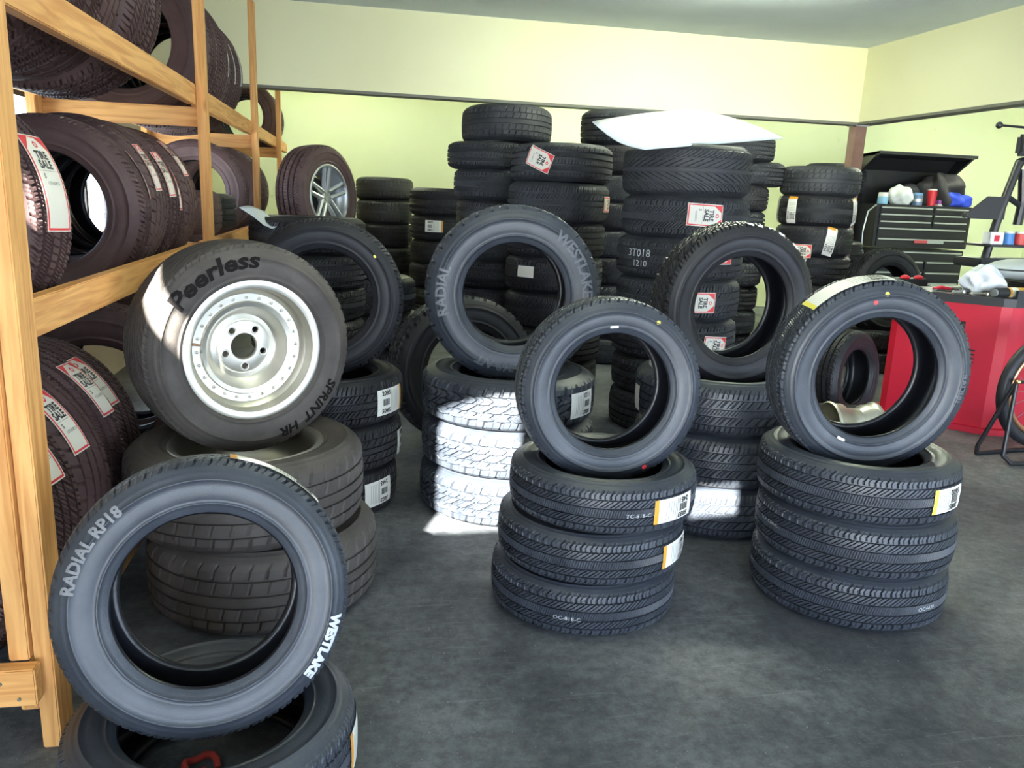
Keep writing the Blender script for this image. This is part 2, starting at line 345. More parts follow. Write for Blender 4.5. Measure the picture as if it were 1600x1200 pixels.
# --- flat shapes wrapped on a tyre
_txt={}
def textmesh(s,size,bold=0.0,shear=0,spacing=1.0):
    k=(s,size,bold,shear,spacing)
    if k in _txt: return _txt[k]
    c=bpy.data.curves.new('text','FONT'); c.body=s; c.size=size; c.offset=bold; c.shear=shear; c.space_character=spacing; c.align_x='CENTER'; c.align_y='CENTER'; c.resolution_u=2
    o=bpy.data.objects.new('text',c); COL.objects.link(o); dg=bpy.context.evaluated_depsgraph_get(); me=bpy.data.meshes.new_from_object(o.evaluated_get(dg))
    if len(me.polygons):
        b=bmesh.new(); b.from_mesh(me); bmesh.ops.triangulate(b,faces=b.faces)
        for _ in range(3):
            e=[q for q in b.edges if q.calc_length()>max(.010,size*.22)]
            if e: bmesh.ops.subdivide_edges(b,edges=e,cuts=1); bmesh.ops.triangulate(b,faces=b.faces)
        if size>=.026: b.to_mesh(me)
        b.free()
    v=np.array([p.co[:] for p in me.vertices]).reshape(-1,3)[:,:2] if len(me.vertices) else np.zeros((0,2)); f=[tuple(p.vertices) for p in me.polygons]
    bpy.data.objects.remove(o); bpy.data.curves.remove(c); bpy.data.meshes.remove(me)
    _txt[k]=(v,f); return v,f
class Flat:
    def __init__(s): s.v=[];s.f=[]
    def add(s,v,f):
        n=len(s.v); s.v+=[tuple(p) for p in v]; s.f+=[tuple(n+i for i in q) for q in f]; return s
    def rect(s,x0,x1,y0,y1,nx=None,ny=None):
        nx=nx or max(1,int(abs(x1-x0)/.012)); ny=ny or max(1,int(abs(y1-y0)/.012))
        v=[(x0+(x1-x0)*i/nx,y0+(y1-y0)*j/ny) for j in range(ny+1) for i in range(nx+1)]
        f=[(j*(nx+1)+i,j*(nx+1)+i+1,(j+1)*(nx+1)+i+1,(j+1)*(nx+1)+i) for j in range(ny) for i in range(nx)]
        return s.add(v,f)
    def poly(s,p): return s.add(p,[tuple(range(len(p)))])
    def text(s,t,x,y,size,bold=0,rot=0,shear=0,sx=1):
        v,f=textmesh(t,size,bold,shear); c,n=math.cos(rot),math.sin(rot)
        return s.add([(x+(a*sx*c-b*n),y+(a*sx*n+b*c)) for a,b in v],f)
    def line(s,pts,w):
        for (a,b),(c,d) in zip(pts[:-1],pts[1:]):
            L=math.hypot(c-a,d-b) or 1; nx,ny=-(d-b)/L*w/2,(c-a)/L*w/2
            s.add([(a+nx,b+ny),(a-nx,b-ny),(c-nx,d-ny),(c+nx,d+ny)],[(0,1,2,3)])
        return s
    def ring(s,cx,cy,r0,r1,n=16):
        v=[(cx+r*math.cos(k*2*PI/n),cy+r*math.sin(k*2*PI/n)) for k in range(n) for r in (r0,r1)]
        return s.add(v,[(2*k,2*k+1,(2*k+3)%(2*n),(2*k+2)%(2*n)) for k in range(n)])
def on_tread(t,name,flat,mt,th0,z0,rot,off,parent=None,thick=0.0006):
    st=TY[t.name]; a=np.array(flat.v); c,s=math.cos(R_(rot)),math.sin(R_(rot)); x=a[:,0]*c-a[:,1]*s; y=a[:,0]*s+a[:,1]*c
    th=R_(th0)+x/st.R
    top=st.tread_pt(th,z0+y,off); n=len(top)
    o=link(name,mesh(name,top,flat.f),parent or t,mt); return o
def on_side(t,name,flat,mt,phi,r,off,parent=None):
    """phi clock angle (deg, clockwise from up); r relative radius of the baseline centre; text runs clockwise, tops outwards"""
    st=TY[t.name]; a=np.array(flat.v); x,y=a[:,0],a[:,1]; th=PI/2-R_(phi)-x/(r*st.R); rr=r+y/st.R
    return link(name,mesh(name,st.side_pt(th,rr,off),flat.f),parent or t,mt)
def price_tag(t,th0,z0=0,rot=-90,L=.17,w=.075,scr='155/60R15',off=.0035,label=None):
    h=L/2; u=w/2
    p=on_tread(t,'price_tag',Flat().rect(-u,u,-h,h),M_cream,th0,z0,rot,off)
    b=Flat(); e=.0035
    b.rect(-u+e,-u+2.4*e,-h+e,h-.002,1); b.rect(u-2.4*e,u-e,-h+e,h-.002,1); b.rect(-u+2.4*e,u-2.4*e,-h+e,-h+e*2.6,None,1)
    for sg in (-1,1):
        for k in range(6):
            f0,f1=k/6,(k+1)/6; X0=sg*(u-e); xi=lambda f:X0-sg*(u-e-.012)*(1-f)
            ya,yb=h-e-(.049-e)*f0,h-e-(.049-e)*f1
            q=[(X0,ya),(xi(f0),ya),(xi(f1),yb),(X0,yb)]
            n=3; vv=[(q[0][0]+(q[1][0]-q[0][0])*i/n,ya) for i in range(n+1)]+[(q[3][0]+(q[2][0]-q[3][0])*i/n,yb) for i in range(n+1)]
            b.add(vv,[(i,i+1,n+2+i,n+1+i) for i in range(n)])
    b.rect(-.012,.012,h-e*2,h-e)
    b.ring(0,h-.028,.005,.009)
    on_tread(t,'red_border',b,M_red,th0,z0,rot,off+.0007,p)
    q=Flat(); q.text('TIRE',0,h-.058,.030,.0012,sx=.85); q.text('SALE',0,h-.083,.030,.0012,sx=.85); q.rect(-u+.012,u-.012,h-.098,h-.0988,4,1); q.text('$',-u*.45,h-.112,.018); q.text(scr,.004,h-.130,.012,shear=.2)
    on_tread(t,'lettering',q,M_ink,th0,z0,rot,off+.0007,p)
    return p
def product_sticker(t,th0,z0=0,rot=0,L=.17,w=.10,band=M_orange,n1='5033',n2='2451',off=.0035,word=None):
    h=L/2;u=w/2
    p=on_tread(t,'product_sticker',Flat().rect(-h,h,-u,u),M_paper,th0,z0,rot,off)
    b=Flat(); b.rect(h-.016,h,-u,u); on_tread(t,'colour_band',b,band,th0,z0,rot,off+.0007,p)
    q=Flat(); q.text(n1,-h+.05,u-.017,.026,.001); q.text(n2,-h+.05,-u+.017,.026,.001)
    for k in range(9): q.rect(-h+.028+k*.0048,-h+.028+k*.0048+.0022+.0012*(k%2),-.014,.014,1,2)
    for k in range(5): q.rect(-h+.088+k*.010,-h+.0892+k*.010,-u*.78,u*.78,1,4)
    q.rect(-h+.080,-h+.0815,-u*.9,u*.9,1,4)
    if word: q.text(word,h-.008,0,.013,.0005,rot=PI/2)
    on_tread(t,'lettering',q,M_ink,th0,z0,rot,off+.0012,p)
    return p
def lie(px_frac,c):   # tread angle of a lying tyre seen at fraction px_frac (-1 left .. 1 right) of its width
    return math.degrees(math.atan2(-c[1],-c[0])+math.asin(px_frac))
def dot(t,phi,r,mt,name='balance_dot',size=.007):
    on_side(t,name,Flat().ring(0,0,0.0002,size,12),mt,phi,r,.0016)

def stack(what,x,y,rows,group,names=None,z0=0,style='highway',rub='black'):
    """rows from the bottom up: dict(D,W,dx,dy,style,rub,tilt)"""
    out=[];z=z0;n=len(rows); ordn=['topmost','second from the top','third from the top','fourth from the top','fifth from the top','sixth from the top','seventh from the top','eighth from the top','ninth from the top','tenth from the top']
    for i,r in enumerate(rows):
        k=n-1-i; W=r.get('W',.21); D=r.get('D',.66)
        lab=r.get('label') or f"black tire, {ordn[k]} in the {what}"
        c=(x+r.get('dx',0),y+r.get('dy',0),z+W/2)
        t=tyre(lab,r.get('style',style),r.get('rub',rub),c,D,W*1.0,None,r.get('tilt',0),r.get('roll',0),group,spin=r.get('spin',rng.uniform(0,360)))
        t['c']=0; del t['c']
        out.append((t,c)); z+=W
    return out
N_=None
# ---- G: right front stack
G=stack('right front stack',1.668,2.318,[dict(D=.641,W=.177,label='bottom tire of the right front stack, yard number stamp on its tread'),dict(D=.641,W=.177,dx=.002,label='middle tire of the right front stack, pale code stamped on its left tread'),dict(D=.641,W=.177,dx=-.006,dy=.01,label='top lying tire of the right front stack with a yellow ended white sticker')],'tires of the right front stack',style='touring',rub='new')
product_sticker(G[2][0],lie(.86,G[2][1]),.0,180,L=.15,w=.085,band=M_yell,n1='2085',n2='5602')
f=Flat().text('TCF-C04-C',0,0,.020); on_tread(G[1][0],'stamped_code',f,M_textl,lie(-.78,G[1][1]),.012,0,.0025)
f=Flat().text('04-C',0,0,.018); on_tread(G[0][0],'stamped_code',f,M_textl,lie(-.92,G[0][1]),.012,0,.0025)
f=Flat().text('OC4439',0,0,.020); on_tread(G[0][0],'yard_number',f,M_textl,lie(.78,G[0][1]),.0,0,.0025)
G0=tyre('tire standing on the right front stack, hole showing a silver rim behind','touring','new',(1.661,2.344,.775),.641,.19,-8,-2)
dot(G0,-4,.87,M_yell); dot(G0,-12,.80,M_red); on_side(G0,'white_bar_mark',Flat().rect(-.014,.014,-.004,.004),M_whitepaint,205,.70,.0034)
on_side(G0,'sidewall_lettering',Flat().text('RADIAL',0,0,.030,.001),M_textg,95,.875,.0034)
s_=product_sticker(G0,112,.02,0,L=.28,w=.09,band=M_yell,n1='2085',n2='5602')
# ---- E: centre front stack
E=stack('centre front stack',.735,2.389,[dict(D=.612,W=.162,label='bottom tire of the centre front stack, pale stamp on its tread'),dict(D=.612,W=.160,dx=.019,dy=.01,label='middle lying tire of the centre front stack with a sticker at its right end'),dict(D=.612,W=.160,dx=.054,dy=.02,label='top lying tire of the centre front stack with a white barcode sticker')],'tires of the centre front stack',style='touring',rub='new')
product_sticker(E[2][0],lie(.74,E[2][1]),-.002,180,L=.175,w=.090)
product_sticker(E[1][0],lie(.90,E[1][1]),-.002,180,L=.175,w=.090)
f=Flat().text('TC-818-C',0,0,.020); on_tread(E[2][0],'stamped_code',f,M_textl,lie(.38,E[2][1]),-.008,0,.0025)
f=Flat().text('OC-818-C',0,0,.020); on_tread(E[0][0],'stamped_code',f,M_textl,lie(-.12,E[0][1]),-.012,0,.0025)
E0=tyre('tire standing on the centre front stack with yellow and red dots','touring','new',(.795,2.441,.705),.598,.19,-2,3)
dot(E0,30,.87,M_yell); dot(E0,155,.90,M_red,size=.009); on_side(E0,'white_bar_mark',Flat().rect(-.014,.014,-.004,.004),M_whitepaint,-3,.70,.0034)
# ---- D: all terrain stack
Dk=stack('all terrain stack',.627,3.278,[dict(D=.742,W=.198,label='bottom all terrain tire of the chunky tread stack'),dict(D=.742,W=.198,dx=.006,dy=.01,label='middle all terrain tire of the chunky tread stack'),dict(D=.742,W=.198,dx=.003,dy=.015,label='top all terrain tire of the chunky tread stack with a sticker at right')],'all terrain tires in the centre left stack',style='allterrain',rub='new')
product_sticker(Dk[2][0],lie(.82,Dk[2][1]),.0,180,L=.16,w=.11,n1='0002',n2='1123',band=M_paper)
D0=tyre('all terrain tire standing on the chunky tread stack, raised lettering around it','allterrain','new',(.651,3.40,.895),.752,.21,-4,2)
on_side(D0,'sidewall_lettering',Flat().text('WESTLAKE',0,0,.062,.002),M_textg,62,.82,.0034)
on_side(D0,'sidewall_lettering',Flat().text('RADIAL',0,0,.062,.002),M_textg,-88,.82,.0034)
on_side(D0,'sidewall_lettering',Flat().text('SL369 A/T',0,0,.05,.002),M_textg,190,.82,.0034)
# ---- F: right middle stack
Fk=stack('right middle stack',1.50,3.06,[dict(D=.70,W=.212,label='bottom tire of the stack between the two front stacks, lit by sun'),dict(D=.70,W=.212,label='middle tire of the stack between the two front stacks'),dict(D=.70,W=.212,dx=-.01,label='top lying tire of the stack between the two front stacks')],'tires of the right middle stack',style='asym',rub='new')
on_tread(Fk[2][0],'white_label',Flat().rect(-.03,.03,-.05,.05),M_paper,lie(-.93,Fk[2][1]),-.02,0,.003)
F0=tyre('tire standing on the middle right stack with white scrawl on its tread','asym','black',(1.508,3.06,.902),.676,.20,4,-1)
sc=Flat(); 
for k,pp in enumerate([[(0,0),(0,.05),(.03,.035),(.02,.01),(.05,0)],[(.07,0),(.07,.03),(.09,.03),(.09,0),(.07,0)],[(.14,.05),(.12,.04),(.15,.02),(.12,0)],[(.17,.05),(.17,0),(.20,0)],[(.17,.028),(.19,.028)],[(.21,0),(.225,.05),(.24,0)],[(.25,.05),(.25,0),(.285,.0)]]): sc.line([(a,b) for a,b in pp],.006)
sc.v=[(a-.14,b-.025) for a,b in sc.v]
on_tread(F0,'chalk_writing',sc,M_whitepaint,72,.055,180,.0035)
# ---- A: left front
A=stack('left front corner',-.316,1.635,[dict(D=.612,W=.193,label='lying tire at the bottom left under the big leaning tire')],None,style='touring',rub='new')
product_sticker(A[0][0],lie(.97,A[0][1]),.0,180,L=.15,w=.10)
on_tread(A[0][0],'yellow_sticker',Flat().rect(-.08,.08,-.02,.02),M_yell,lie(.05,A[0][1]),.045,0,.003)
A0=tyre('nearest tire leaning on the left front lying tire, pale lettering on it','asym','new',(-.331,1.706,.425),.606,.19,9,13)
on_side(A0,'sidewall_lettering',Flat().text('RADIAL RP18',0,0,.037,.0014),M_textm,-58,.865,.0034)
on_side(A0,'sidewall_lettering',Flat().text('WESTLAKE',0,0,.032,.0022,shear=.1),M_textl,118,.90,.0034)
product_sticker(A0,58,.03,0,L=.24,w=.06)
rs=MB(); rs.tube([(-.355+.035*math.cos(a),1.66+.03*math.sin(a),.012+.016*abs(math.sin(a*1.5))) for a in np.linspace(0,5.2,12)],.008)
tag(rs.obj('red_strap',mat('red_webbing',(.6,.06,.05),.6),smooth=True),'small red strap coiled inside the left front lying tire','strap')
# ---- B: wheel stack
def rim(t,st,R,W,steel,face=True):
    """classic slotless drag wheel: stepped lip, bolt ring, centre disc with five lug holes"""
    rb=st.rb*st.R; h=st.W/2*.84
    prof=[(rb+.012,h),(rb+.012,h+.006),(rb+.002,h+.008),(rb-.012,h+.004),(rb-.016,h-.012),(rb-.020,h-.035),(rb-.032,h-.045),(rb-.036,h-.052),(rb-.060,h-.054),(rb-.064,h-.046),(rb-.078,h-.050),(rb-.098,h-.088),(rb-.108,h-.094),(.092,h-.090),(.088,h-.084),(.084,h-.082),(.045,h-.082),(.042,h-.085),(.040,h-.092)]
    b=[(.040,h-.092),(.095,h-.096),(rb-.115,h-.105),(rb-.05,h-.12),(rb-.05,-h+.07),(rb-.012,-h+.02),(rb+.012,-h)]
    P=prof+b[1:]; r=np.array([p[0] for p in P]); z=np.array([p[1] for p in P])
    me=st.lathe('rim',np.append(r,r[0]),np.append(z,z[0]),96,False)
    bq=bmesh.new(); bq.from_mesh(me); bmesh.ops.remove_doubles(bq,verts=bq.verts,dist=1e-6); bmesh.ops.recalc_face_normals(bq,faces=bq.faces); bq.to_mesh(me); bq.free()
    o=link('rim',me,t,steel)
    # five lug holes cut through
    cb=MB()
    for k in range(5):
        a=PI/2+PI/5+k*2*PI/5; cb.cyl((.066*math.cos(a),.066*math.sin(a),h-.2),(.066*math.cos(a),.066*math.sin(a),h),.0105,n=14)
    cut=cb.obj('cutter',None); cut.parent=t
    m=o.modifiers.new('b','BOOLEAN'); m.object=cut; m.operation='DIFFERENCE'; m.solver='EXACT'
    bpy.context.view_layer.update(); dg=bpy.context.evaluated_depsgraph_get(); new=bpy.data.meshes.new_from_object(o.evaluated_get(dg)); o.modifiers.clear()
    if len(new.polygons)>1000: o.data=new
    o.data.polygons.foreach_set('use_smooth',np.ones(len(o.data.polygons),bool)); o.data.set_sharp_from_angle(angle=R_(40))
    bpy.data.objects.remove(cut)
    bm=None
    for k in range(24):
        a=k*2*PI/24; x,y=(rb-.049)*math.cos(a),(rb-.049)*math.sin(a)
        if bm is None:
            q=MB().cyl((0,0,0),(0,0,.005),.0055,n=10).sph((0,0,.005),.005,n=8); bo=q.obj('rim_bolt',steel,o,smooth=True); bm=bo.data
        else: bo=link('rim_bolt',bm,o)
        bo.location=(x,y,h-.054)
    for k in range(5):
        a=PI/2+PI/5+k*2*PI/5; x,y=.066*math.cos(a),.066*math.sin(a)
        n=24; v=[(x+r*math.cos(j*2*PI/n),y+r*math.sin(j*2*PI/n),h-.0815+dz) for j in range(n) for r,dz in ((.0108,-.001),(.0118,.0015),(.0150,.0015),(.0160,-.001))]
        f=[(4*j+i,4*j+i+1,(4*(j+1)+i+1)%(4*n),(4*(j+1)+i)%(4*n)) for j in range(n) for i in range(3)]
        link('lug_seat',mesh('lug_seat',v,f,True),o,steel)
    q=MB().cyl((-(rb-.035)*math.cos(.15),(rb-.035)*math.sin(.15),h-.05),(-(rb-.055)*math.cos(.15),(rb-.055)*math.sin(.15),h-.035),.005,.003,n=8).obj('valve',M_rust,o)
    return o
B=stack('wheel stack',-.306,2.559,[dict(D=.725,W=.262,rub='dusty',label='worn dusty tire at the bottom of the stack under the polished wheel'),dict(D=.735,W=.260,dx=-.049,dy=.009,style='worn',rub='dusty',label='wide dusty tire with a rim lying directly under the polished wheel')],'dusty tires under the polished wheel',style='worn',rub='dusty')
st=STY['worn']; rb=st.rb*st.R; hh=st.W/2
link('rim',st.lathe('rim',np.array([rb+.012,rb+.010,rb-.002,rb-.012,rb-.02,rb-.035,rb-.05,rb-.05]),np.array([.82,.88,.89,.82,.5,.3,0,-.8])*hh,96,False),B[1][0],M_steel)
B0=tyre('wheel with polished metal rim and bulging letters standing on the dusty tires','directional','dusty',(-.383,2.72,.789),.688,.262,29,0)
rim(B0,STY['directional'],.34,.26,M_steel)
on_side(B0,'sidewall_lettering',Flat().text('Peerless',0,0,.070,.0022,shear=.15,sx=1.35),M_textd,-28,.835,.0034)
on_side(B0,'sidewall_lettering',Flat().text('SPRINT  HR',0,0,.046,.0016,shear=.15,sx=1.1),M_textd,140,.84,.0034)
# ---- C: behind B
Ck=stack('stack behind the polished wheel',-.17,3.36,[dict(D=.66,W=.192,label='bottom tire behind the dusty wheel stack with a number sticker'),dict(D=.66,W=.192,dx=.018,label='middle tire behind the dusty wheel stack with a sticker at its right edge'),dict(D=.66,W=.192,dx=.024,label='top lying tire behind the polished wheel with an orange ended sticker')],'tires stacked behind the polished wheel',style='asym',rub='black')
product_sticker(Ck[2][0],lie(.80,Ck[2][1]),.0,0,L=.17,w=.11,n1='2085',n2='5045')
product_sticker(Ck[1][0],lie(.985,Ck[1][1]),-.01,0,L=.17,w=.11)
product_sticker(Ck[0][0],lie(.72,Ck[0][1]),.0,180,L=.16,w=.11,n1='5023',n2='2465',band=M_paper)
C0=tyre('black tire standing behind the polished wheel with one yellow dot','asym','black',(-.14,3.50,.852),.664,.20,-4,4)
dot(C0,50,.84,M_yell); 
# ---- S: all terrain tyre on the floor behind
S0=tyre('chunky tire standing on the floor behind the all terrain stack','allterrain','black',(.54,4.16,.392),.79,.25,14,6)
H0=tyre('tire standing on the floor seen through the right front tire','highway','black',(2.98,4.42,.292),.58,.20,28,4)
# lying tyre and a bare rim behind G0
stack('bare rim corner',2.72,3.93,[dict(D=.60,W=.18,label='lying tire on the floor around the bare silver wheel')],None,style='highway',rub='black')
q=thing('bare_wheel','bare silver wheel rim on the floor, seen through the right front tire','wheel rim',(2.735,3.93,.128))
pr=[(a*1.5,r*.75) for a,r in [(-.095,.158),(-.09,.168),(-.08,.160),(-.07,.150),(-.045,.148),(-.03,.118),(.03,.112),(.045,.138),(.07,.140),(.08,.150),(.09,.160),(.097,.156)]]
n=64; V=[(a,r*math.cos(k*2*PI/n),r*math.sin(k*2*PI/n)) for k in range(n) for a,r in pr]; m=len(pr)
link('barrel',mesh('barrel',V,[(k*m+i,k*m+i+1,((k+1)%n)*m+i+1,((k+1)%n)*m+i) for k in range(n) for i in range(m-1)],True),q,M_steel)
MB().cyl((.02,0,0),(.035,0,0),.085,n=40).obj('disc',M_steel,q)
# ---- rear stacks
def rows(Ws,D,styles=('highway','asym','touring'),rubs=('grey','black'),jit=.012):
    n=len(Ws); return [dict(D=D*random.uniform(.985,1.015),W=W,dx=random.uniform(-jit,jit),dy=random.uniform(-jit,jit),style=styles[(i*7+n)%len(styles)],rub=rubs[(i*5+n)%len(rubs)]) for i,W in enumerate(Ws)]
Kr=rows([.212]*6+[.222,.165,.262][:0],.66)+[dict(D=.66,W=.215,dx=-.02,rub='grey',style='touring'),dict(D=.68,W=.185,dx=-.06,rub='grey'),dict(D=.66,W=.245,dx=.03,rub='grey',style='worn',roll=-3)]
K=stack('tallest stack left of the white board',1.04,6.04,Kr,'tall stack of used tires on the left of the white board')
Lr=rows([.23]*5,.66,rubs=('black','black'))+[dict(D=.68,W=.25,rub='grey',style='asym'),dict(D=.675,W=.235,rub='grey',style='highway',dx=.01,roll=-2)]
L=stack('stack left of the board',1.32,5.37,Lr,'stack with a price tag on its top tire')
L[6][0]['label']='tire with a tilted price tag topping the stack left of the white board'
L[5][0]['label']='tire right under the one with the tilted price tag, tag at its right edge'
L[3][0]['label']='tire with a blank pale label seen through the standing all terrain tire'
K[8][0]['label']='highest used tire, topping the tallest stack against the cream wall'
K[7][0]['label']='second highest tire of the tallest stack, sticking out to the left'
t=price_tag(L[6][0],lie(-.42,L[6][1]),.01,-112,L=.17,w=.11)
price_tag(L[5][0],lie(.96,L[5][1]),.0,-90,L=.15,w=.08)
on_tread(L[3][0],'price_label',Flat().rect(-.06,.06,-.03,.03),M_cream,lie(-.55,L[3][1]),.02,0,.004)
Mr=rows([.215]*8,.66)+[dict(D=.66,W=.265,rub='grey',style='highway')]
Mk=stack("far stack behind the board's left tip",2.07,6.42,Mr,'stack behind the white board')
Nr=[dict(D=.70,W=.225),dict(D=.70,W=.21,style='touring'),dict(D=.72,W=.23,style='highway'),dict(D=.71,W=.225,style='asym'),dict(D=.72,W=.225,style='highway'),dict(D=.72,W=.225,style='touring',dx=.01),dict(D=.72,W=.27,style='directional',dx=.0,rub='grey')]
for r in Nr: r.setdefault('rub','grey'); r['dx']=r.get('dx',0)+random.uniform(-.008,.008)
Nk=stack('wide stack carrying the white board',1.83,4.44,Nr,'wide stack under the white board')
for k_,l_ in ((6,'wide grey tire with slanted grooves directly under the white board'),(5,'tire with a price tag, second from the top under the white board'),(4,'tire with chalk writing at left, third from the top under the white board'),(3,'tire with a price tag, seen in the upper half of the scrawled tire\'s hole'),(2,'tire with a price tag, seen low in the scrawled tire\'s hole')): Nk[k_][0]['label']=l_
price_tag(Nk[5][0],lie(.30,Nk[5][1]),.015,-92,L=.17,w=.10)
price_tag(Nk[4][0],lie(.62,Nk[4][1]),.03,-90,L=.15,w=.09)
price_tag(Nk[3][0],lie(.36,Nk[3][1]),.0,-90,L=.17,w=.10)
price_tag(Nk[2][0],lie(.66,Nk[2][1]),-.01,-95,L=.15,w=.09)
f=Flat().text('3T018',0,.022,.055).text('1210',.01,-.03,.045); on_tread(Nk[4][0],'chalk_writing',f,M_textl,lie(-.60,Nk[4][1]),.0,0,.0035)
Or=rows([.21]*7,.64,rubs=('grey','black'))+[dict(D=.66,W=.195,dx=.15,dy=.05,rub='grey'),dict(D=.64,W=.20,rub='grey',dx=.02)]
Ok=stack("far stack at the board's right tip",3.14,6.62,Or,'stack at the right tip of the white board')
Pr=[dict(D=.63,W=.20),dict(D=.63,W=.23),dict(D=.63,W=.24),dict(D=.62,W=.25,dx=.02),dict(D=.64,W=.245),dict(D=.64,W=.245)]
for i,r in enumerate(Pr): r['rub']='black'; r['style']=('highway','asym','touring')[i%3]
Pr.append(dict(D=.65,W=.235,rub='grey',style='worn'))
Pk=stack('stickered stack left of the brown post',3.86,6.42,Pr,'stack with white stickers left of the brown post')
Pk[6][0]['label']='worn grey tire topping the stickered stack left of the brown post'
Pk[5][0]['label']='tire with three white stickers, second from the top left of the brown post'
Pk[4][0]['label']='tire with a red price tag and a white sticker left of the brown post'
Pk[3][0]['label']='tire with one slanted white sticker, fourth from the top left of the brown post'
product_sticker(Pk[5][0],lie(-.62,Pk[5][1]),.0,90,L=.17,w=.09); product_sticker(Pk[5][0],lie(.94,Pk[5][1]),.0,100,L=.17,w=.09); product_sticker(Pk[5][0],lie(-.985,Pk[5][1]),.0,85,L=.17,w=.09)
product_sticker(Pk[4][0],lie(.42,Pk[4][1]),.0,80,L=.19,w=.09); price_tag(Pk[4][0],lie(-.25,Pk[4][1]),-.07,-90,L=.16,w=.09); product_sticker(Pk[3][0],lie(-.35,Pk[3][1]),.05,60,L=.15,w=.09)
Qk=stack('stack behind the brown post',5.05,8.2,rows([.22]*7,.68),'stack behind the brown post',z0=0)
tp=stack('pile behind the brown post',5.10,8.2,[dict(D=.66,W=.24,rub='grey')],None,z0=1.54); tp[0][0]['label']='used tire on top of the pile behind the brown post'
LP=stack('low pile by the tool chest',4.35,6.02,[dict(D=.62,W=.18,label='lower lying tire of the low pile right of the stickered stack'),dict(D=.62,W=.17,label='upper lying tire of the low pile right of the stickered stack')],'low pile right of the stickered stack',style='asym')
tyre('tire standing on the low pile in front of the tool chest','highway','black',(4.28,5.98,.66),.70,.20,6,6)
stack('yellow dotted pile',4.72,7.5,[dict(D=.62,W=.20),dict(D=.62,W=.2),dict(D=.62,W=.2),dict(D=.62,W=.2),dict(D=.6,W=.2)],'pile between the brown post and the chest',style='highway')
Ik=stack('farthest left stack against the back wall',.285,9.2,[dict(D=.70,W=.225),dict(D=.68,W=.225),dict(D=.70,W=.25),dict(D=.62,W=.257,style='asym'),dict(D=.62,W=.255,style='worn'),dict(D=.63,W=.23,style='worn',roll=-2)],'farthest left stack')
Jk=stack('dark stack left of the tallest stack',.80,7.75,rows([.22]*5,.66,rubs=('black','black'))+[dict(D=.66,W=.25,rub='black')],'dark stack left of the tallest stack')
Jk[4][0]['label']='tire with a small white sticker in the dark stack left of the tallest stack'
product_sticker(Jk[4][0],lie(-.30,Jk[4][1]),.02,0,L=.17,w=.10)
tt=stack('pile behind the dark stack',1.1,8.9,rows([.22]*6,.62),'pile far behind the dark stack')
stack('low dark pile in the middle gap',.05,5.75,rows([.24]*3,.72,rubs=('black','black')),'low dark pile in the gap')
# ---- R: stack with alloy wheel behind C
Rr=rows([.188]*5,.66,rubs=('black','black'))+[dict(D=.66,W=.20,rub='black',style='touring')]
Rk=stack('stack under the curling paper tag',-.287,4.85,Rr,'stack topped by a curling white tag')
st=STY['touring']; rb=st.rb*st.R
# curling white paper tag on the top tyre
nx,ny=8,6; V=[]
for j in range(ny+1):
    for i in range(nx+1):
        a=i/nx; b_=j/ny; V.append((-.64+.14*b_+a*(.13-.06*b_)+.0,4.66-.10*b_+.10*a*(1-b_),1.185-.012*a-.10*b_-.0*a+.03*a*b_+.014*math.sin(a*4+b_*2)))
F_=[(j*(nx+1)+i,j*(nx+1)+i+1,(j+1)*(nx+1)+i+1,(j+1)*(nx+1)+i) for j in range(ny) for i in range(nx)]
cp=link('paper_tag',mesh('paper_tag',V,F_,True),None,M_board); sm=cp.modifiers.new('s','SOLIDIFY'); sm.thickness=.002
tag(cp,'curling white paper tag on the left edge of the dark lying tire','paper tag')
stack('hidden support of the silver wheel',-.28,6.2,rows([.23]*4,.68,rubs=('black','black')),'pile under the silver spoked wheel')
AW=tyre('tire with silver five spoke wheel standing behind the white tag stack','highway','brown',(-.29,6.15,1.245),.73,.24,56,3)
sty=STY['highway']; rb=sty.rb*sty.R; hh=sty.W/2
w_=MB()
for k in range(5):
    a=k*2*PI/5+PI/2
    for s in (-1,1):
        p0=Vector((.045*math.cos(a+s*.5),.045*math.sin(a+s*.5),hh*.55)); p1=Vector(((rb-.012)*math.cos(a+s*.16),(rb-.012)*math.sin(a+s*.16),hh*.75))
        w_.cyl(p0,p1,.017,.013,n=8)
w_.cyl((0,0,hh*.3),(0,0,hh*.62),.055,.048,n=24)
wr=w_.obj('spokes',M_silver,AW,smooth=True); MB().cyl((0,0,hh*.62),(0,0,hh*.68),.028,.024,n=20).obj('centre_cap',M_chrome,AW,smooth=True)
link('rim',sty.lathe('rim',np.array([rb+.012,rb+.008,rb-.006,rb-.014,rb-.03,rb-.05,rb-.05,rb+.01]),np.array([.82,.89,.89,.7,.4,.2,-.5,-.82])*hh,72,False),AW,M_silver)
MB().cyl((0,0,-.05),(0,0,-.03),.13,n=32).obj('brake_side_disc',M_dark,AW)
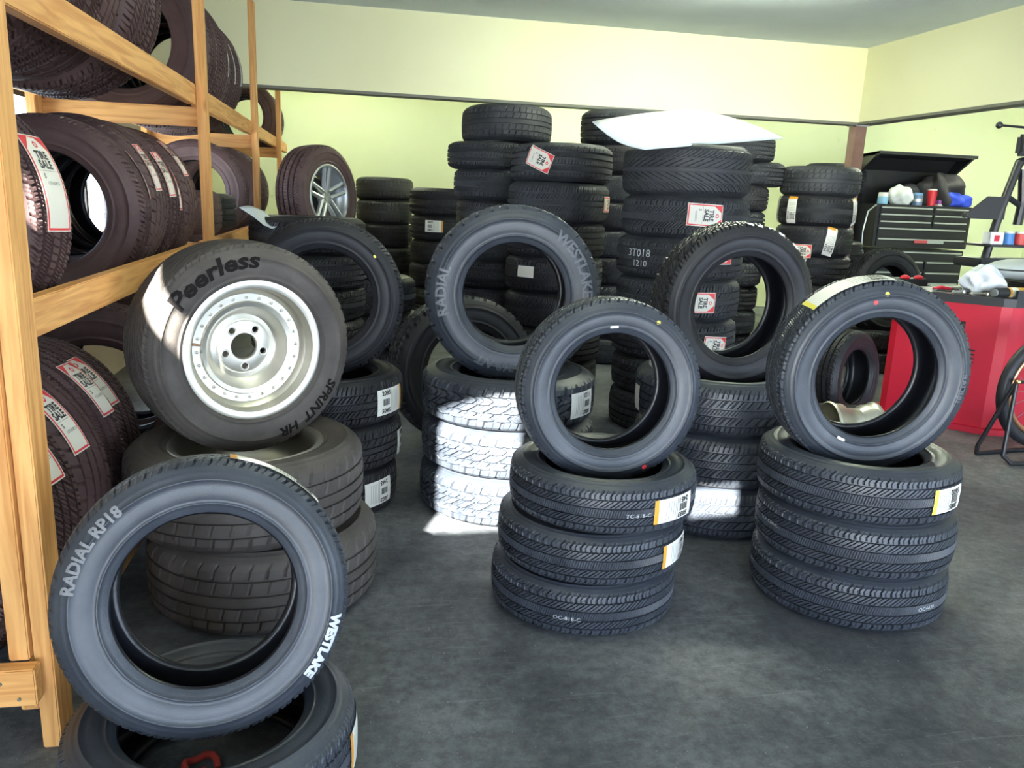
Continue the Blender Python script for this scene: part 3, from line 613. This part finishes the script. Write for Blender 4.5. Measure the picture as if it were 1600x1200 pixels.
# ---- white board lying on the wide stack
c0=[Vector(p) for p in ((1.20,4.22,1.70),(1.43,4.03,1.565),(2.36,4.36,1.685),(2.03,4.86,1.865))]
V=[];nx,ny=24,10
for j in range(ny+1):
    b_=j/ny
    for i in range(nx+1):
        a=i/nx; p=(c0[1]*(1-a)+c0[2]*a)*(1-b_)+(c0[0]*(1-a)+c0[3]*a)*b_
        p.z+=.012*math.sin(PI*a)*b_-.03*math.sin(PI*b_)*(1-a)**2+.02*math.sin(PI*b_)*a; V.append(p)
F_=[(j*(nx+1)+i,j*(nx+1)+i+1,(j+1)*(nx+1)+i+1,(j+1)*(nx+1)+i) for j in range(ny) for i in range(nx)]
sb=link('white_board',mesh('white_board',V,F_,True),None,M_board); md=sb.modifiers.new('s','SOLIDIFY'); md.thickness=.006
tag(sb,'bent sheet of white board lying across the tops of the tire stacks','board')

# ------------------------------------------------------------------ wooden rack
rk=thing('storage_rack','tall pine lumber tire rack along the left wall','rack',(0,0,0))
def wd(name,x0,x1,y0,y1,z0,z1,ax): return box(name,x0,x1,y0,y1,z0,z1,WOOD[ax],rk,bev=.003)
FX=-.73; RB=-1.47
for y,zt in ((1.84,2.73),(4.12,2.73),(6.10,2.52),(7.88,2.5)):
    wd('post',FX,FX+.04,y-.045,y+.045,0,zt,2)
    wd('post',RB+.02,RB+.06,y-.045,y+.045,0,zt,2)
    for z in (.80,1.565): wd('crosspiece',RB+.02,FX+.0,y+.046,y+.084,z,z+.088,0)
wd('sister_post',FX-.055,FX-.002,1.78,1.82,1.0,2.73,2); wd('sister_post',FX-.045,FX-.002,1.78,1.82,.24,.97,2)
wd('crosspiece',RB+.3,FX+.0,1.74,1.779,.93,1.02,0); wd('crosspiece',RB+.05,FX+.02,1.74,1.779,.15,.24,0)
for z in (.94,1.655):
    for a,b in ((1.80,4.07),(4.17,6.05),(6.15,7.83),(7.93,9.0)):
        wd('beam',FX-.04,FX-.001,a,b,z,z+.09,1); wd('beam',RB+.065,RB+.105,a,b,z,z+.09,1)
wd('beam',FX-.04,FX-.001,1.80,4.07,.10,.19,1); wd('beam',RB+.065,RB+.105,1.80,4.07,.10,.19,1)
for (x,y,z) in ((-.76,1.739,.955),(-.80,1.739,.995),(-.745,1.739,.17),(-.78,1.739,.21)):
    MB().cyl((x,y,z),(x,y-.003,z),.004,n=8).obj('nail',M_ledge,rk)
# tyres on the rack
def row(lst,lab,group,D,W,rub,z,x,sty_=('highway','asym','worn')):
    out=[]
    for i,(y,az,lb) in enumerate(lst):
        out.append(tyre(lb,sty_[i%len(sty_)],rub,(x+random.uniform(-.012,.012),y,z+random.uniform(-.01,.01)),D*random.uniform(.98,1.02),W,az,0,group=group,spin=random.uniform(0,360)))
    return out
XR_=-1.09
Mrow=row([(2.36,-14,'worn tire with the largest price tag, next to the near rack post'),(3.26,2,'tire on the middle shelf whose open side faces forward, no tag'),(3.47,-9,'tagged tire just behind the open faced tire on the middle shelf'),(3.67,-9,'second tagged tire behind the open faced tire on the middle shelf'),(3.87,-9,'third tagged tire behind the open faced tire on the middle shelf'),(4.07,-9,'last tagged tire before the second rack post on the middle shelf')],'','tires on the middle rack shelf',.665,.195,'brown',1.205,XR_)
price_tag(Mrow[0],16,-.01,-92,L=.25,w=.105)
price_tag(Mrow[1],24,-.055,-88,L=.19,w=.05); price_tag(Mrow[2],26,.02,-88,L=.19,w=.07); price_tag(Mrow[3],22,.02,-88,L=.19,w=.07); price_tag(Mrow[4],14,.02,-88,L=.19,w=.07); price_tag(Mrow[5],38,.02,-88,L=.19,w=.07)
M2=row([(5.9,0,'thin black tire standing on the middle shelf beyond the second post'),(6.9,0,'farther black tire standing on the middle shelf beyond the third post'),(7.15,0,'farthest black tire standing on the middle shelf')],'','far tires on the middle rack shelf',.68,.19,'brown',1.26,XR_)
stack('middle shelf by the second post',-1.05,4.78,[dict(D=.60,W=.23,label='tire lying flat on the middle shelf right behind the second post',rub='brown',style='worn')],None,z0=1.035)
stack('middle shelf past the second post',-1.06,5.42,[dict(D=.60,W=.21,label='second tire lying flat on the middle shelf, farther back',rub='black',style='highway')],None,z0=1.035)
near=['first','second','third','fourth','fifth','sixth','seventh']
Trow=row([(2.02+.235*i,-9,f'{near[i]} tire from the front on the top rack shelf') for i in range(7)],'','tires on the near part of the top shelf',.74,.22,'brown',1.965,XR_,('highway','worn','asym'))
Trow2=row([(4.42+.235*i,-6,f'{near[i]} tire past the second post on the top rack shelf') for i in range(6)],'','tires on the top shelf past the second post',.74,.21,'brown',1.965,XR_,('worn','highway','asym'))
for k in (3,4,5):
    on_tread(Trow2[k],'white_stripe',Flat().rect(-.10,.10,-.006,.006),M_whitepaint,8,.0,0,.003)
row([(8.15,0,'tire on the top shelf of the alcove, cut off by the upper wall'),(8.40,0,'second tire on the top shelf of the alcove'),(8.64,0,'third tire on the top shelf of the alcove')],'','tires on the top shelf in the alcove',.66,.2,'brown',1.93,-1.06)
Lrow=row([(2.0+.225*i,-15,f'{near[i]} tire from the front on the bottom rack shelf') for i in range(5)],'','tires on the bottom rack shelf',.71,.21,'brown',.43,-1.10)
for i,(a,z) in enumerate(((33,.0),(34,.02),(36,.04),(41,-.04),(41,.05))): price_tag(Lrow[i],a,z,-86,L=.19,w=.085)
row([(3.45,6,'large tire facing forward on the bottom shelf behind the tagged ones'),(3.75,6,'next tire on the bottom shelf behind the large forward facing one'),(3.98,6,'last tire on the bottom shelf before the second post')],'','far tires on the bottom rack shelf',.78,.21,'brown',.44,-1.04)

# ------------------------------------------------------------------ tool chest
ch=thing('tool_chest','black roller tool chest with open lid and bright drawer trims','tool chest',(5.18,7.5,0))
Wc=1.08
MB().box(0,Wc,0,.5,.12,.93,bev=.006).obj('lower_cabinet',M_blackm,ch); MB().box(-.01,Wc+.02,.0,.5,.95,1.38,bev=.006).obj('upper_cabinet',M_blackm,ch)
def drawer(x0,x1,z0,z1):
    d=box('drawer',x0,x1,-.016,.0,z0+.004,z1-.004,M_blackm,ch,bev=.003)
    MB().box(x0+.005,x1-.005,-.034,-.016,z1-.024,z1-.010,bev=.002).obj('drawer_trim',M_chrome,d)
for k in range(3): drawer(.03,.62,1.235-k*.07+.065,1.235-k*.07+.13)
for k in range(3): drawer(.65,1.04,1.235-k*.07+.065,1.235-k*.07+.13)
drawer(.03,1.04,1.05,1.155); drawer(.03,1.04,.96,1.05)
drawer(.03,1.04,.83,.92)
for k in range(5): drawer(.03,.60,.72-k*.11,.82-k*.11); drawer(.63,1.04,.72-k*.11,.82-k*.11)
bd=MB().box(.45,.60,-.040,-.036,1.0,1.03).obj('red_badge',mat('badge_red',(.6,.08,.09),.4),ch); MB().box(.60,.79,-.040,-.036,1.0,1.03).obj('grey_badge',M_silver,ch)
lid=MB(); Mx=Matrix.Translation((0,.5,1.40))
lid.prism([(-.0,0),(-.03,.36),(-.16,.50),(-.45,.52),(-.45,.49),(-.17,.47),(-.06,.35),(-.03,0)],-.02,Wc+.03,Matrix.Translation((0,.5,1.38))@Matrix(((0,0,1,0),(1,0,0,0),(0,1,0,0),(0,0,0,1))))
for x in (-.02,Wc): lid.prism([(0,0),(-.03,.36),(-.16,.50),(-.45,.52),(-.12,.30),(-.10,0)],x,x+.03,Matrix.Translation((0,.5,1.38))@Matrix(((0,0,1,0),(1,0,0,0),(0,1,0,0),(0,0,0,1))))
lid.obj('lid',M_blackm,ch)
for x in (.1,.98):
    for y in (.07,.43): MB().cyl((x-.02,y,.06),(x+.02,y,.06),.06,n=20).obj('caster',M_blackp,ch,smooth=True)
MB().tube([(-.03,-.02,1.37),(-.12,-.03,1.30),(-.15,-.03,1.1),(-.14,-.03,.95),(-.10,-.02,.86)],.008,8).obj('cable',M_silver,ch)
MB().cyl((Wc+.02,-.01,1.30),(Wc+.08,-.01,1.30),.02,n=12).obj('side_handle',M_chrome,ch)
# things on the chest
def blob(name,mt,c,r,sc,label,cat,seed,amp=.35,sub=4):
    b=bmesh.new(); bmesh.ops.create_icosphere(b,subdivisions=sub,radius=1)
    rr=np.random.default_rng(seed); D=rr.normal(size=(14,3)); D/=np.linalg.norm(D,axis=1)[:,None]; ph=rr.uniform(0,6,14); fq=rr.uniform(2,7,14)
    for v in b.verts:
        p=np.array(v.co); k=1+amp*sum(math.sin(fq[i]*p.dot(D[i])*1.6+ph[i]) for i in range(14))/14*1.7
        v.co=Vector((p[0]*sc[0]*r*k,p[1]*sc[1]*r*k,max(0,(p[2]*k+.72)*sc[2]*r)))
    me=bpy.data.meshes.new(name); b.to_mesh(me); b.free(); me.polygons.foreach_set('use_smooth',np.ones(len(me.polygons),bool))
    o=link(name,me,None,mt); o.location=c; return tag(o,label,cat)
zt=1.381
blob('jacket',mat('black_cloth',(.03,.028,.03),.85),(6.02,7.72,zt),.2,(1.15,1,1.0),'black jacket heaped on the right of the tool chest','jacket',3)
blob('cloth',mat('blue_cloth',(.03,.07,.55),.8),(6.12,7.60,zt),.12,(1.35,.8,.75),'blue cloth hanging over the right corner of the tool chest','cloth',5)
blob('rag',mat('white_rag',(.75,.78,.74),.8),(5.53,7.64,zt),.11,(1.1,.9,1.05),'crumpled white rag on the left of the tool chest','rag',8)
blob('cap',mat('dark_cloth',(.04,.04,.045),.8),(5.72,7.78,zt),.11,(1.1,1,1.2),'dark cap behind the water bottle on the tool chest','cap',9,.15)
t=thing('paper_cup','red paper cup with white rim on the tool chest','cup',(5.86,7.6,zt)); MB().cyl((0,0,0),(0,0,.155),.036,.050,n=24).obj('body',mat('cup_red',(.72,.03,.04),.45),t,smooth=True); MB().cyl((0,0,.155),(0,0,.170),.052,.052,n=24).obj('rim',M_paper,t,smooth=True)
t=thing('can','light blue and white can at the left end of the tool chest','can',(5.31,7.62,zt)); MB().cyl((0,0,0),(0,0,.075),.05,n=20).obj('body',mat('can_blue',(.25,.5,.68),.4),t,smooth=True); MB().cyl((0,0,.075),(0,0,.115),.05,.045,n=20).obj('lid',M_paper,t,smooth=True)
t=thing('jar','blue striped plastic jar left of the red cup','jar',(5.68,7.58,zt)); MB().cyl((0,0,0),(0,0,.10),.05,n=20).obj('body',mat('jar_blue',(.10,.16,.26),.3),t,smooth=True); MB().cyl((0,0,.035),(0,0,.065),.0515,n=20).obj('stripe',M_silver,t,smooth=True); MB().cyl((0,0,.10),(0,0,.125),.045,n=20).obj('lid',mat('jar_lid',(.12,.3,.55),.4),t,smooth=True)
t=thing('box','small purple and white carton right of the red cup','box',(5.95,7.58,zt)); MB().box(-.04,.04,-.03,.03,0,.06,bev=.003).obj('body',mat('carton_purple',(.35,.1,.4),.5),t); MB().box(-.041,.041,-.031,.031,0,.02).obj('label_band',M_paper,t)

# ------------------------------------------------------------------ balancer cabinet, tower
bc=thing('wheel_balancer','red wheel balancing machine with black weight tray','machine',(3.80,4.08,0))
poly=[(-.42,.50),(-.42,.44),(-.05,.03),(0,0),(.06,-.005),(.95,.0),(.95,.62),(-.30,.62)]
MB().prism(poly,.035,.80).obj('cabinet',M_redm,bc)
MB().prism([(-.46,.53),(-.46,.42),(-.06,-.02),(0,-.05),(.97,-.05),(.97,.66),(-.32,.66)],.0,.035).obj('base_flange',M_redm,bc)
tr=MB(); tr.prism([(-.44,.52),(-.44,.43),(-.06,.01),(0,-.02),(.97,-.02),(.97,.64),(-.31,.64)],.78,.83)
tr.box(.0,.97,-.02,.0,.83,.88); tr.box(.30,.97,.05,.62,.83,.90,bev=.01); tr.obj('weight_tray',M_blackp,bc)
for x in (.06,.30,.52): MB().cyl((x,-.021,.845),(x,-.026,.845),.012,n=14).obj('tray_screw',M_chrome,bc)
MB().cyl((-.42,.30,.62),(-.20,.12,.62),.05,.055,n=20).obj('shaft_cover',M_blackp,bc,smooth=True); MB().cyl((-.42,.30,.62),(-.46,.335,.62),.022,n=14).obj('shaft',M_silver,bc,smooth=True)
for k in range(4): MB().box(-.075,.075,-.003,.004,-.004,.004,M=Matrix.Translation((-.17,.155,.50-.025*k))@Matrix.Rotation(R_(-47),4,'Z')).obj('vent_slot',M_dark,bc)
for k in range(2): MB().cyl((.12+.03*k,-.004,.70-.04*k),(.12+.03*k,-.010,.70-.04*k),.010,n=12).obj('bolt',M_dark,bc)
MB().tube([(.50,.0,.56),(.50,-.08,.56),(.18,-.10,.555),(.16,-.10,.45)],.012,8).obj('hook_bar',M_blackm,bc,smooth=True)
# tray clutter
def part_on(name,label,cat,loc,builds,rot=0):
    t=thing(name,label,cat,loc,rotz=rot)
    for nm,m,b in builds: b.obj(nm,m,t,smooth=True)
    return t
part_on('spray_can','black topped spray can lying on the balancer tray','can',(3.78,4.13,.862),[('body',mat('can_orange',(.65,.35,.06),.35),MB().cyl((0,0,0),(.16,.03,.0),.030,n=20)),('label_band',M_paper,MB().cyl((.02,.004,0),(.07,.013,.0),.0308,n=20)),('cap',M_blackp,MB().cyl((-.09,-.017,0),(0,0,0),.026,.030,n=20)),('nozzle',M_silver,MB().cyl((-.105,-.02,0),(-.09,-.017,0),.022,n=16))])
bagm=mat('grey_vinyl',(.42,.46,.46),.5)
bag=thing('cushion_bag','rounded light grey bag on top of the balancer','bag',(4.06,4.35,.985))
MB().sph((0,0,.0),.16,(1.35,1.0,.40),28).obj('body',bagm,bag,smooth=True); q=MB(); q.tube([(.218*math.cos(a),.162*math.sin(a),.0) for a in np.linspace(0,2*PI,33)],.005,8); q.obj('piping',M_blackp,bag,smooth=True)
blob('plastic_wrap',mat('clear_wrap_white',(.72,.76,.82),.25),(3.80,4.33,.832),.10,(1.2,1,1.0),'crumpled pale plastic wrap beside the spray can','wrap',21,.5)
part_on('pliers','red handled tool on the balancer tray','tool',(3.52,4.42,.845),[('handle',M_redm,MB().tube([(0,0,0),(.06,.01,.01),(.12,.0,.0)],.012,8)),('jaw',M_blackm,MB().cyl((.12,0,0),(.17,-.01,0),.012,.006,n=8))])
for k,(x,y,m,l,r) in enumerate([(3.60,4.30,M_chrome,'chrome socket wrench lying at the left of the balancer tray',.4),(3.68,4.22,M_steel,'bright steel bar lying near the front of the balancer tray',.1),(3.56,4.36,M_blackm,'short black wrench at the left edge of the balancer tray',-.5)]):
    part_on('wrench',l,'tool',(x,y,.842),[('shank',m,MB().cyl((-.06,0,0),(.06,0,0),.006,n=8)),('head',m,MB().cyl((.06,0,-.008),(.06,0,.008),.017,n=14)),('tail',m,MB().cyl((-.07,0,-.006),(-.055,0,.006),.010,n=10))],r)
part_on('weight_box','black box with red tops behind the red machine','box',(3.75,4.98,.70),[('case',M_blackp,MB().box(-.12,.12,-.06,.06,0,.16,bev=.006)),('red_knob',M_redm,MB().sph((-.045,-.03,.165),.032,(1,1,.6))),('red_knob',M_redm,MB().sph((.06,-.03,.165),.032,(1,1,.6)))])
box('side_table',0,0.001,0,0.001,0,0.001,M_blackm) if False else None
tb=thing('work_bench','low black steel bench behind the red machine','bench',(3.55,5.05,0)); MB().box(-.55,.55,-.20,.22,.66,.70,bev=.004).obj('top',M_blackm,tb)
for x in (-.5,.5):
    for y in (-.16,.18): box('leg',x-.02,x+.02,y-.02,y+.02,0,.66,M_blackm,tb)
part_on('oil_pan','dark oil drain pan on the low bench','pan',(3.30,4.98,.701),[('pan',M_blackp,MB().cyl((0,0,0),(0,0,.06),.13,.17,n=28)),('rim',M_silver,MB().cyl((0,0,.06),(0,0,.066),.175,n=28))])
# tower of the tyre changer
tw=thing('tire_changer','black tire changer tower with side arm right of the chest','machine',(4.30,4.85,0))
MB().box(-.14,.6,-.02,.5,0,.78,bev=.01).obj('base_cabinet',M_blackm,tw)
MB().tube([(-.12,.0,.78),(-.02,.0,1.35),(.06,.0,1.66),(.30,.0,1.72)],.028,12).obj('column',M_blackm,tw,smooth=True)
MB().tube([(.10,.0,1.62),(.14,.0,1.40),(.13,.0,1.25)],.03,10).obj('brace',M_blackm,tw,smooth=True)
MB().tube([(.25,.0,1.88),(-.15,-.02,1.885)],.008,8).sph((-.16,-.02,1.885),.022).obj('lever',M_blackm,tw,smooth=True)
MB().box(.02,.34,-.03,.03,1.70,1.84,bev=.02).obj('head',M_blackp,tw)
MB().prism([(-.28,1.29),(-.30,1.30),(-.14,1.43),(.0,1.43),(.0,1.28),(-.26,1.28)],-.02,.0,Matrix(((1,0,0,0),(0,0,1,0),(0,1,0,0),(0,0,0,1)))).obj('side_plate',M_blackp,tw)
MB().sph((-.30,-.01,1.30),.018).obj('plate_knob',M_blackm,tw)
MB().tube([(.0,0,1.44),(.12,0,1.38),(.2,0,1.32)],.02,8).obj('clamp_arm',M_blackm,tw,smooth=True)
MB().box(-.20,.45,-.10,.16,.96,1.02,bev=.01).obj('shelf',M_blackp,tw); MB().box(-.14,.45,-.10,.16,1.10,1.115).obj('shelf',M_blackp,tw)
for k,(x,z,c,l) in enumerate([(-.06,1.117,(.75,.75,.75),'white carton with a red square on the machine shelf'),(.06,1.117,(.06,.22,.55),'blue bottle on the machine shelf'),(.15,1.117,(.6,.06,.05),'red tub on the machine shelf'),(.27,1.117,(.7,.7,.68),'pale tub at the right end of the machine shelf')]):
    mm=mat('shelf_item_colour_%s'%('abcd'[k]),c,.45)
    b=MB().box(-.05,.05,-.04,.04,0,.08,bev=.004) if k==0 else MB().cyl((0,0,0),(0,0,.075),.038,.034,n=18)
    part_on(('carton','bottle','tub','tub')[k],l,('carton','bottle','tub','tub')[k],(4.30+x,4.83,z),[('body',mm,b),('lid' if k else 'red_square',M_redm if k==0 else M_paper,MB().box(-.025,.015,-.0415,-.040,.02,.06) if k==0 else MB().cyl((0,0,.075),(0,0,.088),.03,n=16))])
# ------------------------------------------------------------------ bicycle-like wheel on a tube stand
bk=thing('cart_wheel','spoked wheel with copper rim and black tire on a black tube frame','wheel',(3.74,3.66,0))
q=MB(); RR=.30; cz=.38; ring=lambda r,y: [(r*math.cos(a),y,cz+r*math.sin(a)) for a in np.linspace(0,2*PI,49)]
def torus(name,R0,r0,mt,sq=1):
    n,m=56,14; V=[((R0+r0*math.cos(b)*sq)*math.cos(a),r0*math.sin(b),cz+(R0+r0*math.cos(b)*sq)*math.sin(a)) for a in np.arange(n)*2*PI/n for b in np.arange(m)*2*PI/m]
    F=[(i*m+j,((i+1)%n)*m+j,((i+1)%n)*m+(j+1)%m,i*m+(j+1)%m) for i in range(n) for j in range(m)]
    return link(name,mesh(name,V,F,True),bk,mt)
torus('tyre',.30,.032,RUB['black']); torus('rim',.255,.014,mat('copper_rim',(.55,.28,.16),.3,.8))
for k in range(18): a=k*2*PI/18; MB().cyl((.03*math.cos(a+.4),.02*(-1)**k,cz+.03*math.sin(a+.4)),(.25*math.cos(a),0,cz+.25*math.sin(a)),.0016,n=5).obj('spoke',M_chrome,bk)
MB().cyl((0,-.05,cz),(0,.05,cz),.025,n=16).obj('hub',M_blackm,bk,smooth=True)
MB().tube([(-.30,-.08,.45),(-.34,-.12,.05),(-.30,-.14,.012),(-.05,-.16,.012),(.3,-.16,.012)],.012,10).tube([(-.30,-.08,.45),(-.38,.02,.06),(-.36,.04,.012),(-.1,.08,.012),(.3,.08,.012)],.012,10).obj('stand_frame',M_blackm,bk,smooth=True)
MB().cyl((-.30,-.09,.45),(-.20,-.05,.44),.010,n=10).obj('axle_bracket',M_blackm,bk); MB().sph((-.305,-.095,.45),.014).obj('brass_nut',mat('brass',(.7,.5,.25),.3,.9),bk,smooth=True)
